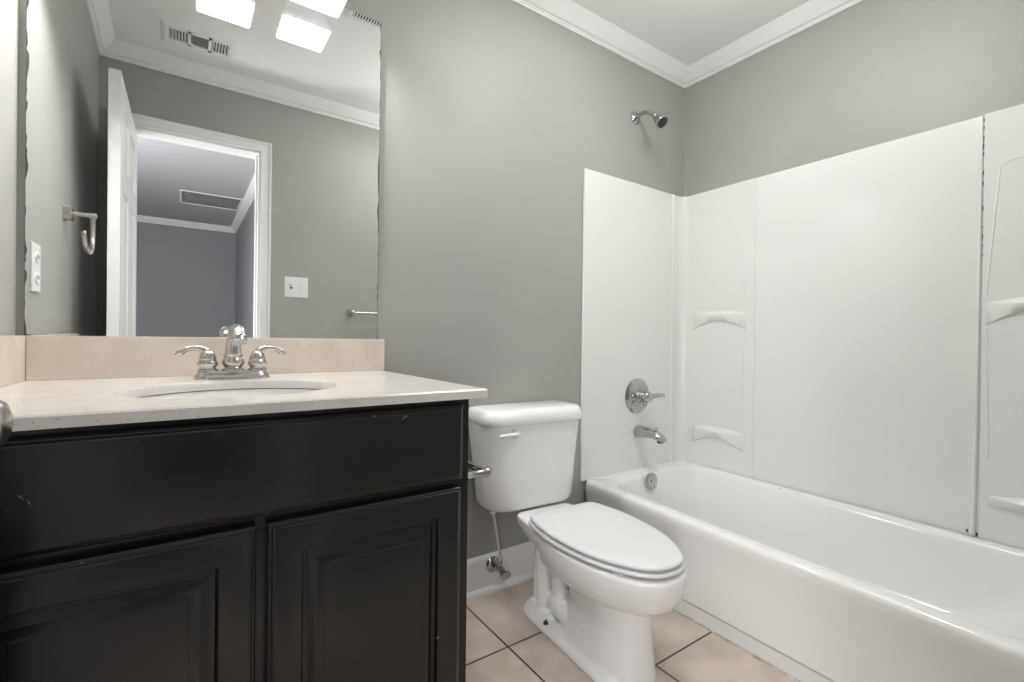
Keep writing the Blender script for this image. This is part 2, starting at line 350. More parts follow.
# ---------------------------------------------------------------- ceiling vents
def vent(name, label, cx, cy, w_, d_, z, kind):
    t = thing(name, label, 'vent', (cx, cy, z))
    x0, x1, y0, y1 = cx-w_/2, cx+w_/2, cy-d_/2, cy+d_/2
    fr = bmesh.new(); fb = 0.03 if kind != 'return' else 0.02; zz = z-0.006
    prev = None
    for off, zo in ((0, z), (0.003, z-0.004), (fb*0.6, zz-0.002), (fb, zz), (fb+0.001, z-0.001)):
        L = [fr.verts.new((a, b, zo)) for a, b in ((x0+off, y0+off), (x1-off, y0+off), (x1-off, y1-off), (x0+off, y1-off))]
        if prev:
            for i in range(4): fr.faces.new((prev[i], prev[(i+1) % 4], L[(i+1) % 4], L[i]))
        prev = L
    ix0, ix1, iy0, iy1 = x0+fb, x1-fb, y0+fb, y1-fb
    if kind == 'supply':
        L = ix1-ix0; A, B = ix0+L*0.33, ix0+L*0.67
        for a in (A, B): box(fr, a-0.007, a+0.007, iy0, iy1, z-0.007, z-0.001)
        box(fr, ix0, ix1, iy0, iy0+0.022, z-0.007, z-0.001); box(fr, ix0, ix1, iy1-0.022, iy1, z-0.007, z-0.001)
    link('frame', fr, m_trim, t)
    link('duct_opening', bx(ix0, ix1, iy0, iy1, z-0.0008, z-0.0002), m_slot, t)
    sl = bmesh.new()
    def slat(bm_, a, b, c, d, ax, tilt):
        # thin tilted blade
        if ax == 'x': P = [(a, c, z-0.0065), (a+tilt, c, z-0.001), (a+tilt+0.0012, c, z-0.001), (a+0.0012, c, z-0.0065)]; Q = [(p[0], d, p[2]) for p in P]
        else: P = [(a, c, z-0.0065), (a, c+tilt, z-0.001), (a, c+tilt+0.0012, z-0.001), (a, c+0.0012, z-0.0065)]; Q = [(b, p[1], p[2]) for p in P]
        loft(bm_, [P, Q])
    if kind == 'supply':
        for k in range(6):
            xx = ix0+(A-0.007-ix0)*(k+0.5)/6; slat(sl, xx-0.004, 0, iy0+0.022, iy1-0.022, 'x', -0.004)
            box(sl, xx-0.0035, xx+0.001, iy0+0.022, iy1-0.022, z-0.0065, z-0.0035)
            xx = B+0.007+(ix1-B-0.007)*(k+0.5)/6; slat(sl, xx, 0, iy0+0.022, iy1-0.022, 'x', 0.004)
            box(sl, xx-0.0035, xx+0.001, iy0+0.022, iy1-0.022, z-0.0065, z-0.0035)
        for k in range(9):
            yy = iy0+0.022+(iy1-iy0-0.044)*(k+0.5)/9; box(sl, A+0.007, B-0.007, yy-0.0008, yy+0.0008, z-0.0022, z-0.0008)
    elif kind == 'return':
        for k in range(16):
            yy = iy0+(iy1-iy0)*(k+0.5)/16; box(sl, ix0, ix1, yy-0.0012, yy+0.0012, z-0.0022, z-0.0008)
    else:
        n = int((ix1-ix0)/0.012)
        for k in range(n):
            xx = ix0+(ix1-ix0)*(k+0.5)/n; box(sl, xx-0.003, xx+0.003, iy0, iy1, z-0.006, z-0.002)
        box(sl, ix0, ix1, (iy0+iy1)/2-0.006, (iy0+iy1)/2+0.006, z-0.0065, z-0.002)
    link('louvers', sl, m_trim, t)
    return t
vent('ceiling_vent', 'white three-section supply register on the bathroom ceiling near the doorway, in the mirror', 0.048, 0.322, 0.308, 0.203, ZC, 'supply')
vent('ceiling_vent', 'white slotted exhaust grille at the mirror\'s top right corner', 0.72, 1.035, 0.31, 0.21, ZC, 'exhaust')
vent('ceiling_vent', 'dark louvered return grille on the hallway ceiling, seen through the doorway', 0.222, -3.02, 0.56, 0.58, ZC, 'return')

# ---------------------------------------------------------------- vanity
VX0, VX1, VY = XL+0.002, 0.5245, 0.914             # cabinet sides and face
van = thing('vanity_cabinet', 'black raised-panel vanity cabinet under the cream countertop', 'cabinet', (0.1, 1.23, 0))
bm = bmesh.new()
box(bm, VX0, VX0+0.018, VY+0.02, YB-0.002, 0.10, 0.848); box(bm, VX1-0.018, VX1, VY+0.02, YB-0.002, 0.0, 0.848)
box(bm, VX0+0.018, VX1-0.018, YB-0.012, YB-0.003, 0.1, 0.848)
box(bm, VX0+0.018, VX1-0.018, VY+0.02, YB-0.012, 0.10, 0.118)
box(bm, VX0, VX1-0.018, VY+0.075, VY+0.09, 0.0, 0.10)
link('carcass', bm, m_cab, van)
bm = bmesh.new(); fy0, fy1 = VY+0.008, VY+0.0195
box(bm, VX0, VX0+0.05, fy0, fy1, 0.10, 0.848); box(bm, VX1-0.038, VX1, fy0, fy1, 0.10, 0.848)
for a, b in ((0.812, 0.848), (0.640, 0.690), (0.10, 0.15)): box(bm, VX0+0.05, VX1-0.038, fy0, fy1, a, b)
box(bm, 0.085, 0.136, fy0, fy1, 0.15, 0.640)
link('face_frame', bm, m_cab, van, bevel=0.0015)
def front(name, x0, x1, z0, z1, steps, back=VY-0.0005):
    # steps: (inset from edge, y) rings from the outer back edge inwards
    bm = bmesh.new(); prev = None
    first = None
    for off, y in steps:
        L = [bm.verts.new((a, y, b)) for a, b in ((x0+off, z0+off), (x1-off, z0+off), (x1-off, z1-off), (x0+off, z1-off))]
        if prev:
            for i in range(4): bm.faces.new((prev[i], prev[(i+1) % 4], L[(i+1) % 4], L[i]))
        else: first = L
        prev = L
    bm.faces.new(prev); bm.faces.new(first[::-1])
    return link(name, bm, m_cab, van, auto=30, bevel=0.0012)
T = 0.019; F0 = VY-0.0005; Yf = F0-T
edge = [(0, F0+0.0075), (0, Yf+0.009), (0.002, Yf+0.0065), (0.005, Yf+0.005), (0.0065, Yf+0.0045), (0.0075, Yf+0.002), (0.010, Yf+0.0005), (0.012, Yf)]
front('drawer_front', -0.284, 0.499, 0.672, 0.834, edge)
dsteps = edge+[(0.054, Yf), (0.0555, Yf+0.0015), (0.057, Yf+0.009), (0.0585, Yf+0.0115), (0.063, Yf+0.0118), (0.067, Yf+0.0105), (0.076, Yf+0.0055), (0.084, Yf+0.0025), (0.0925, Yf+0.0014), (0.0935, Yf+0.0004), (0.097, Yf)]
front('door', 0.119, 0.495, 0.125, 0.655, dsteps)
front('door', -0.284, 0.102, 0.125, 0.655, dsteps)

m_scr = mat('pale_scratch', (0.3, 0.29, 0.28), 0.7)
for (x, z, L, a) in ((0.362, 0.8185, 0.012, 0.5), (0.30, 0.826, 0.004, -0.4), (-0.180, 0.757, 0.008, -0.9), (-0.172, 0.748, 0.006, -1.1), (0.440, 0.350, 0.005, 0.6)):
    bm = bmesh.new(); dx, dz = math.cos(a)*L/2, math.sin(a)*L/2; q = 0.0006
    loft(bm, [[(x-dx, y, z-dz-q), (x+dx, y, z+dz-q), (x+dx, y, z+dz+q), (x-dx, y, z-dz+q)] for y in (Yf-0.0002, Yf+0.0003)])
    o = link('scratch', bm, m_scr, van); o['label'] = 'pale scratch in the black lacquer'
# countertop with oval cut-out
CZ, CT, CX1, CY0 = 0.868, 0.0195, 0.546, 0.878
SX, SY, SA, SB = 0.092, 1.150, 0.196, 0.178
ct = thing('countertop', 'cream speckled stone vanity countertop with an oval sink cutout', 'countertop', (0.11, 1.2, CZ-CT))
bm = bmesh.new(); N = 64
def rectpt(a, x0, x1, y0, y1, cx, cy):
    c, s = math.cos(a), math.sin(a); t = 1e9
    if c > 1e-9: t = min(t, (x1-cx)/c)
    if c < -1e-9: t = min(t, (x0-cx)/c)
    if s > 1e-9: t = min(t, (y1-cy)/s)
    if s < -1e-9: t = min(t, (y0-cy)/s)
    return (cx+c*t, cy+s*t)
angs = [2*PI*i/N for i in range(N)]
rc = [(XL+0.001, CY0), (CX1, CY0), (CX1, YB-0.001), (XL+0.001, YB-0.001)]
for cx_, cy_ in rc:
    a = math.atan2(cy_-SY, cx_-SX) % (2*PI); k = min(range(N), key=lambda i: min(abs(angs[i]-a), 2*PI-abs(angs[i]-a))); angs[k] = a
out = [rectpt(a, XL+0.001, CX1, CY0, YB-0.001, SX, SY) for a in angs]
inn = [(SX+SA*math.cos(a), SY+SB*math.sin(a)) for a in angs]
inb = [(SX+(SA+0.002)*math.cos(a), SY+(SB+0.002)*math.sin(a)) for a in angs]
def shr(p, d): return (min(max(p[0], XL+0.001), CX1-d), max(p[1], CY0+d))
rings = [[(*p, CZ-0.003) for p in inn], [(*p, CZ) for p in inb], [(*shr(p, 0.003), CZ) for p in out], [(*p, CZ-0.003) for p in out],
         [(*p, CZ-CT) for p in out], [(*p, CZ-CT) for p in inn]]
vv = [[bm.verts.new(p) for p in L] for L in rings]
for k in range(6):
    a, b = vv[k], vv[(k+1) % 6]
    for i in range(N): bm.faces.new((a[i], a[(i+1) % N], b[(i+1) % N], b[i]))
link('counter_slab', bm, m_stone, ct, auto=40)
bm = bx(XL+0.021, 0.549, YB-0.021, YB-0.001, CZ, CZ+0.105)
link('backsplash', bm, m_splash, ct, bevel=0.0015)
bm = bx(XL+0.001, XL+0.0205, 0.90, YB-0.001, CZ, CZ+0.105)
link('side_splash', bm, m_splash, ct, bevel=0.0015)

# sink
sk = thing('sink', 'white oval undermount sink basin below the countertop cutout', 'sink', (SX, SY, CZ-0.17))
bm = bmesh.new(); loops = []
for sc, z in ((1.12, CZ-CT-0.0025), (1.03, CZ-CT-0.0025), (1.015, CZ-CT-0.008), (0.97, CZ-0.06), (0.90, CZ-0.09), (0.76, CZ-0.125), (0.52, CZ-0.148), (0.25, CZ-0.156), (0.12, CZ-0.158)):
    loops.append([(SX+SA*sc*math.cos(a), SY+SB*sc*math.sin(a), z) for a in [2*PI*i/48 for i in range(48)]])
for sc, z in ((0.12, CZ-0.168), (0.30, CZ-0.167), (0.6, CZ-0.158), (0.86, CZ-0.132), (1.0, CZ-0.09), (1.06, CZ-0.05), (1.12, CZ-CT-0.009)):
    loops.append([(SX+SA*sc*math.cos(a), SY+SB*sc*math.sin(a), z) for a in [2*PI*i/48 for i in range(48)]])
vv = loft(bm, loops, False, False)
for i in range(48): bm.faces.new((vv[-1][i], vv[-1][(i+1) % 48], vv[0][(i+1) % 48], vv[0][i]))
link('basin', bm, m_por, sk, auto=50)
bm = bmesh.new(); lathe(bm, [(0.024, 0), (0.024, 0.003), (0.018, 0.004), (0.016, 0.002), (0, 0.002)], (SX, SY, CZ-0.1575)); link('drain', bm, m_nick, sk, smooth=True)

# faucet
fx, fy = 0.103, 1.415
fc = thing('sink_faucet', 'brushed nickel two-handle faucet behind the oval sink', 'faucet', (fx, fy, CZ))
bm = bmesh.new()
def stad(hx, hy, z): return rrect(fx-hx, fx+hx, fy-hy, fy+hy, hy, z, 10)
loft(bm, [stad(0.085, 0.031, CZ), stad(0.085, 0.031, CZ+0.003), stad(0.081, 0.0275, CZ+0.012), stad(0.078, 0.025, CZ+0.0155), stad(0.0765, 0.0235, CZ+0.0205), stad(0.070, 0.02, CZ+0.022)])
link('base_plate', bm, m_nick, fc, auto=45)
zb = CZ+0.0215
bm = bmesh.new()
lathe(bm, [(0.026, 0), (0.026, 0.003), (0.0215, 0.005), (0.020, 0.008), (0.0235, 0.013), (0.0262, 0.018), (0.0255, 0.024), (0.0215, 0.031), (0.0205, 0.034), (0.022, 0.036), (0.022, 0.040), (0.0195, 0.042), (0, 0.043)], (fx, fy, zb))
tube(bm, [(fx, fy, zb+0.038), (fx, fy-0.001, zb+0.066), (fx+0.001, fy-0.010, zb+0.090), (fx+0.002, fy-0.040, zb+0.103), (fx+0.004, fy-0.078, zb+0.098), (fx+0.005, fy-0.098, zb+0.080)],
     [0.0195, 0.0175, 0.0155, 0.0150, 0.0165, 0.0175], 22)
link('spout', bm, m_nick, fc, auto=50)
bm = bmesh.new(); d = Vector((0, -0.5, -0.86)).normalized(); e = Vector((fx+0.005, fy-0.0975, zb+0.0805))
lathe(bm, [(0.0165, -0.002), (0.0165, 0.008), (0.0145, 0.010), (0, 0.009)], e, d); link('aerator', bm, m_chrome, fc, auto=40)
for s in (-1, 1):
    hx = fx+s*0.0555
    bm = bmesh.new()
    lathe(bm, [(0.0235, 0), (0.0235, 0.003), (0.0185, 0.005), (0.018, 0.007), (0.0215, 0.012), (0.023, 0.017), (0.0215, 0.023), (0.0185, 0.027), (0.0195, 0.029),
               (0.0185, 0.034), (0.015, 0.042), (0.010, 0.049), (0, 0.052)], (hx, fy, zb))
    ho = link('handle', bm, m_nick, fc, auto=50)
    bm = bmesh.new()
    tube(bm, [(hx-s*0.002, fy, zb+0.030), (hx+s*0.006, fy-0.001, zb+0.048), (hx+s*0.022, fy-0.003, zb+0.0560), (hx+s*0.042, fy-0.006, zb+0.0545), (hx+s*0.057, fy-0.008, zb+0.046), (hx+s*0.067, fy-0.0085, zb+0.039)],
         [0.014, 0.0115, 0.0070, 0.0055, 0.0082, 0.0035], 14, flat=0.7)
    link('lever', bm, m_nick, ho, smooth=True)
bm = bmesh.new(); lathe(bm, [(0.003, 0), (0.003, 0.05), (0.0035, 0.052), (0.006, 0.056), (0.0065, 0.061), (0.005, 0.066), (0, 0.068)], (fx, fy+0.021, CZ+0.0185), seg=14)
link('lift_rod', bm, m_nick, fc, smooth=True)

# toilet paper holder on the right side of the cabinet
tp = thing('paper_holder', 'chrome toilet paper holder on the right side of the black cabinet', 'toilet paper holder', (0.52, 1.03, 0.657))
for y in (0.962, 1.098):
    bm = bmesh.new(); lathe(bm, [(0.021, 0), (0.021, 0.004), (0.015, 0.008), (0.009, 0.012), (0.0085, 0.062), (0.011, 0.067), (0.0125, 0.076), (0.010, 0.084), (0, 0.087)], (VX1, y, 0.657), (1, 0, 0))
    link('post', bm, m_chrome, tp, smooth=True)
bm = bmesh.new(); tube(bm, [(0.597, 0.955, 0.657), (0.597, 1.105, 0.657)], 0.0085, 16, 1); link('roller_bar', bm, m_chrome, tp, auto=40)

# ---------------------------------------------------------------- mirror
mi = thing('wall_mirror', 'large frameless wall mirror above the vanity with a corroded edge', 'mirror', (0.11, YB, 0.974))
MX0, MX1, MZ0, MZ1 = -0.309, 0.529, 0.9735, 2.028
LEAN = 0.0064                                      # the top edge stands a few millimetres proud of the wall
def lean(z): return LEAN*(z-MZ0)/(MZ1-MZ0)
bm = bmesh.new(); loft(bm, [[(MX0, YB-0.006-lean(z), z), (MX1, YB-0.006-lean(z), z), (MX1, YB-0.001-lean(z), z), (MX0, YB-0.001-lean(z), z)] for z in (MZ0, MZ1)])
link('mirror_glass', bm, m_mir, mi)
def jag(name, side):
    bm = bmesh.new(); rnd = random.Random(11+side); prev = None; z = MZ0; y = YB-0.0064
    x = MX0 if side == 0 else MX1; s = 1 if side == 0 else -1
    wv = 0.004
    while z < MZ1:
        wv = min(max(wv+rnd.uniform(-0.0022, 0.0022), 0.0006), 0.0055)
        if rnd.random() < 0.12: wv = 0.0008
        y = YB-0.0068-lean(z)
        cur = (bm.verts.new((x, y, z)), bm.verts.new((x+s*wv, y, z)), bm.verts.new((x+s*wv, y+0.0006, z)), bm.verts.new((x, y+0.0006, z)))
        if prev:
            for i in range(4): bm.faces.new((prev[i], prev[(i+1) % 4], cur[(i+1) % 4], cur[i]))
        prev = cur; z += rnd.uniform(0.006, 0.016)
    o = link(name, bm, m_edge, mi); o['label'] = 'dark flaking silver along the mirror edge'
jag('edge_corrosion', 0); jag('edge_corrosion', 1)
bm = bmesh.new(); box(bm, MX0, MX0+0.007, YB-0.0066, YB-0.0062, MZ0, MZ0+0.003); box(bm, MX0+0.004, MX0+0.012, YB-0.0066, YB-0.0062, MZ0, MZ0+0.0018)
link('edge_corrosion', bm, m_edge, mi)

# vanity light: wall bar with three flared square shades
vl = thing('vanity_light', 'three-shade vanity light bar above the mirror, its square white glass shades lit', 'light fixture', (0.0915, YB, 2.16))
bm = bmesh.new(); box(bm, 0.0915-0.29, 0.0915+0.29, YB-0.022, YB, 2.135, 2.205); link('back_plate', bm, m_nick, vl, bevel=0.004)
SZ = 1.961
for cx in (-0.1255, 0.0915, 0.3085):
    cy = 1.4375
    bm = bmesh.new(); loops = []
    prof = [(0.073, 0.0), (0.073, 0.004), (0.066, 0.022), (0.060, 0.036), (0.054, 0.050), (0.049, 0.080), (0.044, 0.110), (0.040, 0.130)]
    for h, z in prof: loops.append(rrect(cx-h, cx+h, cy-h, cy+h, 0.008, SZ+z, 3))
    loops.append(rrect(cx-0.02, cx+0.02, cy-0.02, cy+0.02, 0.008, SZ+0.134, 3))
    for h, z in ([(0.017, 0.131), (0.037, 0.127)] + [(a-0.003, b) for a, b in prof[::-1][1:]]):
        loops.append(rrect(cx-h, cx+h, cy-h, cy+h, 0.007, SZ+z, 3))
    vv = loft(bm, loops, False, False); n = len(vv[0])
    for i in range(n): bm.faces.new((vv[-1][i], vv[-1][(i+1) % n], vv[0][(i+1) % n], vv[0][i]))
    link('lamp_shade', bm, m_shade, vl, auto=40)
    bm = bmesh.new(); lathe(bm, [(0.012, 0.085), (0.014, 0.08), (0.024, 0.062), (0.030, 0.045), (0.029, 0.032), (0.020, 0.019), (0.008, 0.0145), (0, 0.014)], (cx, cy, SZ))
    link('bulb', bm, m_bulb, vl, smooth=True)
    bm = bmesh.new(); lathe(bm, [(0.016, 0.085), (0.018, 0.09), (0.022, 0.13), (0.022, 0.165), (0.015, 0.175), (0, 0.176)], (cx, cy, SZ), seg=20)
    tube(bm, [(cx, cy, SZ+0.168), (cx, cy+0.03, SZ+0.205), (cx, cy+0.075, SZ+0.212), (cx, YB-0.02, SZ+0.205)], 0.008, 12)
    link('arm', bm, m_nick, vl, auto=45)

# ---------------------------------------------------------------- wall plates, towel holders
sp = thing('light_switch', 'white double light switch plate beside the doorway, seen in the mirror', 'light switch', (0.5485, YF, 1.258))
bm = bx(0.4835, 0.6135, YF, YF+0.005, 1.197, 1.319); link('switch_plate', bm, m_plast, sp, bevel=0.003)
bm = bx(0.519-0.005, 0.519+0.005, YF+0.004, YF+0.016, 1.257, 1.279); link('toggle', bm, m_plast, sp, bevel=0.001)
bm = bx(0.519-0.007, 0.519+0.007, YF+0.0045, YF+0.0056, 1.248, 1.276); link('toggle_slot', bm, m_slot, sp)
bm = bx(0.578-0.005, 0.578+0.005, YF+0.004, YF+0.016, 1.245, 1.267); link('toggle', bm, m_plast, sp, bevel=0.001)
OY = 1.374; XO = xl(OY)
ot = thing('wall_outlet', 'white outlet plate on the left wall above the countertop, seen in the mirror', 'outlet', (XO, OY, 1.148))
link('outlet_plate', bx(XO-0.0008, XO+0.006, OY-0.042, OY+0.042, 1.086, 1.212), m_plast, ot, bevel=0.002)
for z in (1.176, 1.122):
    bm = bmesh.new(); loft(bm, [[(XO+xx, p[0], p[1]) for p in [(OY+0.017*math.cos(a), z+0.0145*math.sin(a)) for a in [2*PI*i/20 for i in range(20)]]] for xx in (0.005, 0.009)])
    r = link('receptacle', bm, m_plast, ot)
    for dy in (-0.007, 0.007):
        link('slot', bx(XO+0.0088, XO+0.0096, OY+dy-0.001, OY+dy+0.001, z-0.004, z+0.006), m_slot, r)

RY = 0.945; XM = xl(RY); xx = -0.264
tr = thing('towel_ring', 'brushed nickel open J-shaped towel ring on the left wall, seen in the mirror', 'towel ring', (XM, RY, 1.376))
bm = bx(XM-0.001, XM+0.022, RY-0.022, RY+0.022, 1.354, 1.398); link('mount', bm, m_nick, tr, bevel=0.003)
bm = bmesh.new(); tube(bm, [(XM+0.02, RY, 1.378), (xx+0.004, RY, 1.378)], 0.008, 14, 1)
lathe(bm, [(0.0105, 0), (0.0105, 0.016), (0.006, 0.019), (0, 0.019)], (xx-0.008, RY, 1.378), (1, 0, 0)); link('arm', bm, m_nick, tr, auto=40)
bm = bmesh.new()
tube(bm, [(xx, RY, 1.374), (xx, RY-0.004, 1.33), (xx, RY+0.004, 1.285), (xx, RY+0.04, 1.249), (xx, RY+0.10, 1.244), (xx, RY+0.15, 1.262), (xx, RY+0.172, 1.296)], [0.0065, 0.0065, 0.0065, 0.0065, 0.0065, 0.0065, 0.006], 12)
link('ring', bm, m_nick, tr, smooth=True)

tb = thing('towel_bar', 'straight metal towel bar on the wall behind, at the mirror\'s lower right', 'towel bar', (1.17, YF, 1.117))
for x in (0.865, 1.46):
    bm = bmesh.new(); lathe(bm, [(0.024, 0), (0.024, 0.006), (0.017, 0.012), (0.012, 0.018), (0.012, 0.055), (0.0165, 0.060), (0.0175, 0.075), (0.013, 0.083), (0, 0.084)], (x, YF, 1.117), (0, 1, 0))
    link('post', bm, m_nick, tb, smooth=True)
bm = bmesh.new(); tube(bm, [(0.865, YF+0.068, 1.117), (1.46, YF+0.068, 1.117)], 0.008, 14, 1); link('bar', bm, m_nick, tb, auto=40)

# ---------------------------------------------------------------- bathtub
TX0, TX1, TY0, TY1, TZ = 1.485, 2.170, YF+0.003, 1.547, 0.349
tub = thing('bathtub', 'white enamel alcove bathtub with a smooth apron', 'bathtub', (1.83, 0.86, 0))
bm = bmesh.new(); loops = []
def ol(x0, z, r=0.02, d=0.0): return rrect4(x0, TX1, TY0, TY1-d, (0.004, r, r, 0.004), z, 6)
loops += [ol(TX0+0.004, 0.0), ol(TX0+0.003, 0.052), ol(TX0+0.012, 0.054), ol(TX0+0.012, 0.058), ol(TX0-0.001, 0.062), ol(TX0+0.001, 0.10), ol(TX0+0.006, 0.20), ol(TX0+0.004, 0.27), ol(TX0, 0.31), ol(TX0, 0.332),
          ol(TX0+0.003, 0.341, 0.02, 0.0), ol(TX0+0.009, 0.347), ol(TX0+0.018, TZ)]
ix0, ix1, iy0, iy1 = TX0+0.062, TX1-0.030, TY0+0.09, TY1-0.079
def il(d, z, r, ye=0.0): return rrect4(ix0+d, ix1-d, iy0+d+ye*3, iy1-d-ye*0.35, (r, r*1.3, r*1.3, r), z, 6)
loops += [il(-0.012, TZ, 0.10), il(-0.004, TZ-0.003, 0.10), il(0.003, TZ-0.010, 0.10), il(0.008, TZ-0.022, 0.10), il(0.018, 0.27, 0.11, 0.01), il(0.034, 0.18, 0.12, 0.03), il(0.052, 0.10, 0.13, 0.05), il(0.075, 0.065, 0.13, 0.06), il(0.11, 0.052, 0.12, 0.06), il(0.17, 0.048, 0.09, 0.06)]
loft(bm, loops, True, True)
def tub_skew(v):                                    # the old tub sits slightly out of square and out of level
    w_ = (1.553-v.y)/1.4; k = min(1, max(0, (1.80-v.x)/0.25)); v.x -= (0.010+0.026*w_)*k; v.z *= 1-0.05*w_
for v in bm.verts: tub_skew(v.co)
link('tub_body', bm, m_tub, tub, auto=40)
bm = bmesh.new(); ov = Vector((1.806, 1.443, 0.318)); ax = Vector((0, -1, 0.12)).normalized()
lathe(bm, [(0.038, -0.004), (0.040, 0.003), (0.039, 0.0065), (0.032, 0.0095), (0.010, 0.010), (0.008, 0.0085), (0, 0.0085)], ov, ax)
oo = link('overflow_plate', bm, m_chrome, tub, auto=40)
bm = bmesh.new(); lathe(bm, [(0.005, 0.008), (0.005, 0.0125), (0.003, 0.0135), (0, 0.0135)], ov, ax, 12); link('screw', bm, m_nick, oo, smooth=True)
bm = bmesh.new(); lathe(bm, [(0.03, 0), (0.03, 0.003), (0.02, 0.004), (0, 0.003)], (1.82, 1.24, 0.0485)); link('drain', bm, m_chrome, tub, smooth=True)
bm = bmesh.new(); lathe(bm, [(0.0035, 0), (0.0035, 0.0006), (0, 0.0006)], (2.137, 1.017, 0.3405), seg=7); o = link('enamel_chip', bm, m_slot, tub); o['label'] = 'small dark chip on the far rim'
# caulk beads
bm = bmesh.new(); rnd = random.Random(4); prev = None; y = TY0+0.02
while y < TY1:
    wv = 0.006+rnd.uniform(-0.0035, 0.0045); hv = 0.0035+rnd.uniform(-0.002, 0.003)
    cur = [bm.verts.new(p) for p in ((TX0+0.006, y, 0.0), (TX0+0.004-wv, y, 0.0004), (TX0+0.004-wv*0.4, y, hv*0.7), (TX0+0.0045, y, hv))]
    if prev:
        for i in range(4): bm.faces.new((prev[i], prev[(i+1) % 4], cur[(i+1) % 4], cur[i]))
    prev = cur; y += rnd.uniform(0.008, 0.02)
for v in bm.verts: tub_skew(v.co)
o = link('caulk_line', bm, m_caulk, tub); o['label'] = 'uneven yellowed caulk along the floor'

# ---------------------------------------------------------------- shower surround (three wall panels and two moulded corners)
SB0, ST = TZ-0.001, 1.742
su = thing('shower_surround', 'white acrylic panel surround above the bathtub with moulded corner shelves', 'shower surround', (2.1, 1.0, SB0))
bm = bmesh.new(); loft(bm, [[(a, YB-0.002, b) for a, b in ((1.459, 0.345), (2.10, 0.345), (2.10, ST+0.004), (1.459, ST+0.006))], [(a, YB-0.012, b) for a, b in ((1.461, 0.345), (2.10, 0.345), (2.10, ST+0.002), (1.461, ST+0.004))]])
bmesh.ops.recalc_face_normals(bm, faces=bm.faces)
link('end_panel', bm, m_sur, su, bevel=0.002)
def corner(yc0, yc1, s, xw, y_wall, zb_=SB0):
    # plan outline of the moulded corner, then extruded; s=+1 back corner, -1 front corner
    R = 0.045; xo = 2.083; out = [(xo, y_wall-s*0.002), (xo, y_wall-s*0.014), (xo+0.003, y_wall-s*0.017), (xo+0.010, y_wall-s*0.017), (xo+0.013, y_wall-s*0.013)]
    cx, cy = XR-0.016-R, y_wall-s*(0.013+R)
    for k in range(9):
        a = PI/2*(1-k/8); out.append((cx+R*math.cos(a), cy+s*R*math.sin(a)))
    out += [(XR-0.016, yc1+s*0.012), (XR-0.0168, yc1+s*0.008), (XR-0.0168, yc1+s*0.002), (XR-0.014, yc1-s*0.0004), (XR-0.002, yc1), (XR-0.002, y_wall-s*0.002)]
    bm = bmesh.new(); extrude_poly(bm, out, 'z', zb_, ST)
    return bm
cp = link('corner_panel', corner(1.5, 1.162, 1, XR, YB, 0.335), m_sur, su, auto=40)
cp2 = link('corner_panel', corner(0.2, 0.398, -1, XR, YF, 0.31), m_sur, su, auto=40)
bm = bmesh.new(); loft(bm, [[(XR-0.002, a, b) for a, b in ((0.3985, 0.32), (1.158, 0.32), (1.158, ST), (0.3985, ST-0.002))], [(XR-0.013, a, b) for a, b in ((0.3985, 0.32), (1.158, 0.32), (1.158, ST), (0.3985, ST-0.002))]])
link('center_panel', bm, m_sur, su, bevel=0.0015)
# battens over the seams (the near one leans slightly, with gaps in the old caulk behind it)
bm = bmesh.new(); tube(bm, [(XR-0.014, 1.160, SB0), (XR-0.014, 1.160, ST-0.002)], 0.0045, 10, 1); link('seam_strip', bm, m_sur, su, auto=60)
bm = bmesh.new(); tube(bm, [(XR-0.016, 0.413, SB0-0.008), (XR-0.016, 0.408, 0.7), (XR-0.015, 0.403, ST-0.003)], [0.0085, 0.006, 0.004], 12, 1); link('seam_strip', bm, m_sur, su, auto=60)
rnd = random.Random(3)
for k in range(16):
    z = ST-0.02-k*0.030+rnd.uniform(-0.006, 0.006); h = rnd.uniform(0.004, 0.014)
    if rnd.random() < 0.85: link('broken_caulk', bx(XR-0.0175, XR-0.0150, 0.3970, 0.3984, z, z+h), m_slot, su)
for (a, b) in ((0.426, 0.345), (0.402, 0.340)): link('broken_caulk', bx(XR-0.018, XR-0.012, a-0.0015, a+0.0015, b, b+0.009), m_slot, su)
# moulded shelf pockets
def shelf(par, ya, yb, zt, drop, arch, depth):
    # moulded ledge: level top, bowed front, arched underside
    xw = XR-0.016; n = 24; bm = bmesh.new(); L = [[] for _ in range(5)]
    for k in range(n+1):
        t = k/n; y = ya+(yb-ya)*t; e = min(1.0, min(t, 1-t)*4); d = depth*math.sin(PI*t)**0.7 if 0 < t < 1 else 0.0
        zl = zt-drop+arch*math.sin(PI*t)**0.8
        L[0].append((xw+0.002, y, zt+0.016*e)); L[1].append((xw-d*0.85, y, zt)); L[2].append((xw-d, y, zt-0.006)); L[3].append((xw-d*0.55, y, zl+0.002)); L[4].append((xw+0.002, y, zl-0.004))
    rows = [[bm.verts.new(p) for p in l] for l in L]
    for a, b in zip(rows, rows[1:]+rows[:1]):
        for i in range(n): bm.faces.new((a[i], a[i+1], b[i+1], b[i]))
    bm.faces.new([r[0] for r in rows]); bm.faces.new([r[-1] for r in rows][::-1])
    return link('shelf', bm, m_sur, par, auto=50)
def recess(par, pts, name='panel_groove'):
    # thin raised bead following an outline on the corner panel (y, z)
    bm = bmesh.new(); P = [(XR-0.0155, y, z) for y, z in pts]
    tube(bm, P, 0.0025, 8, 1); return link(name, bm, m_sur, par, auto=60)
shelf(cp, 1.478, 1.198, 1.115, 0.082, 0.050, 0.020)
shelf(cp, 1.478, 1.205, 0.538, 0.085, 0.048, 0.024)
shelf(cp2, 0.390, 0.10, 1.115, 0.080, 0.060, 0.022)
shelf(cp2, 0.376, 0.10, 0.480, 0.035, 0.010, 0.024)
recess(cp, [(1.47, 1.64), (1.235, 1.64), (1.198, 1.15), (1.47, 1.15)])
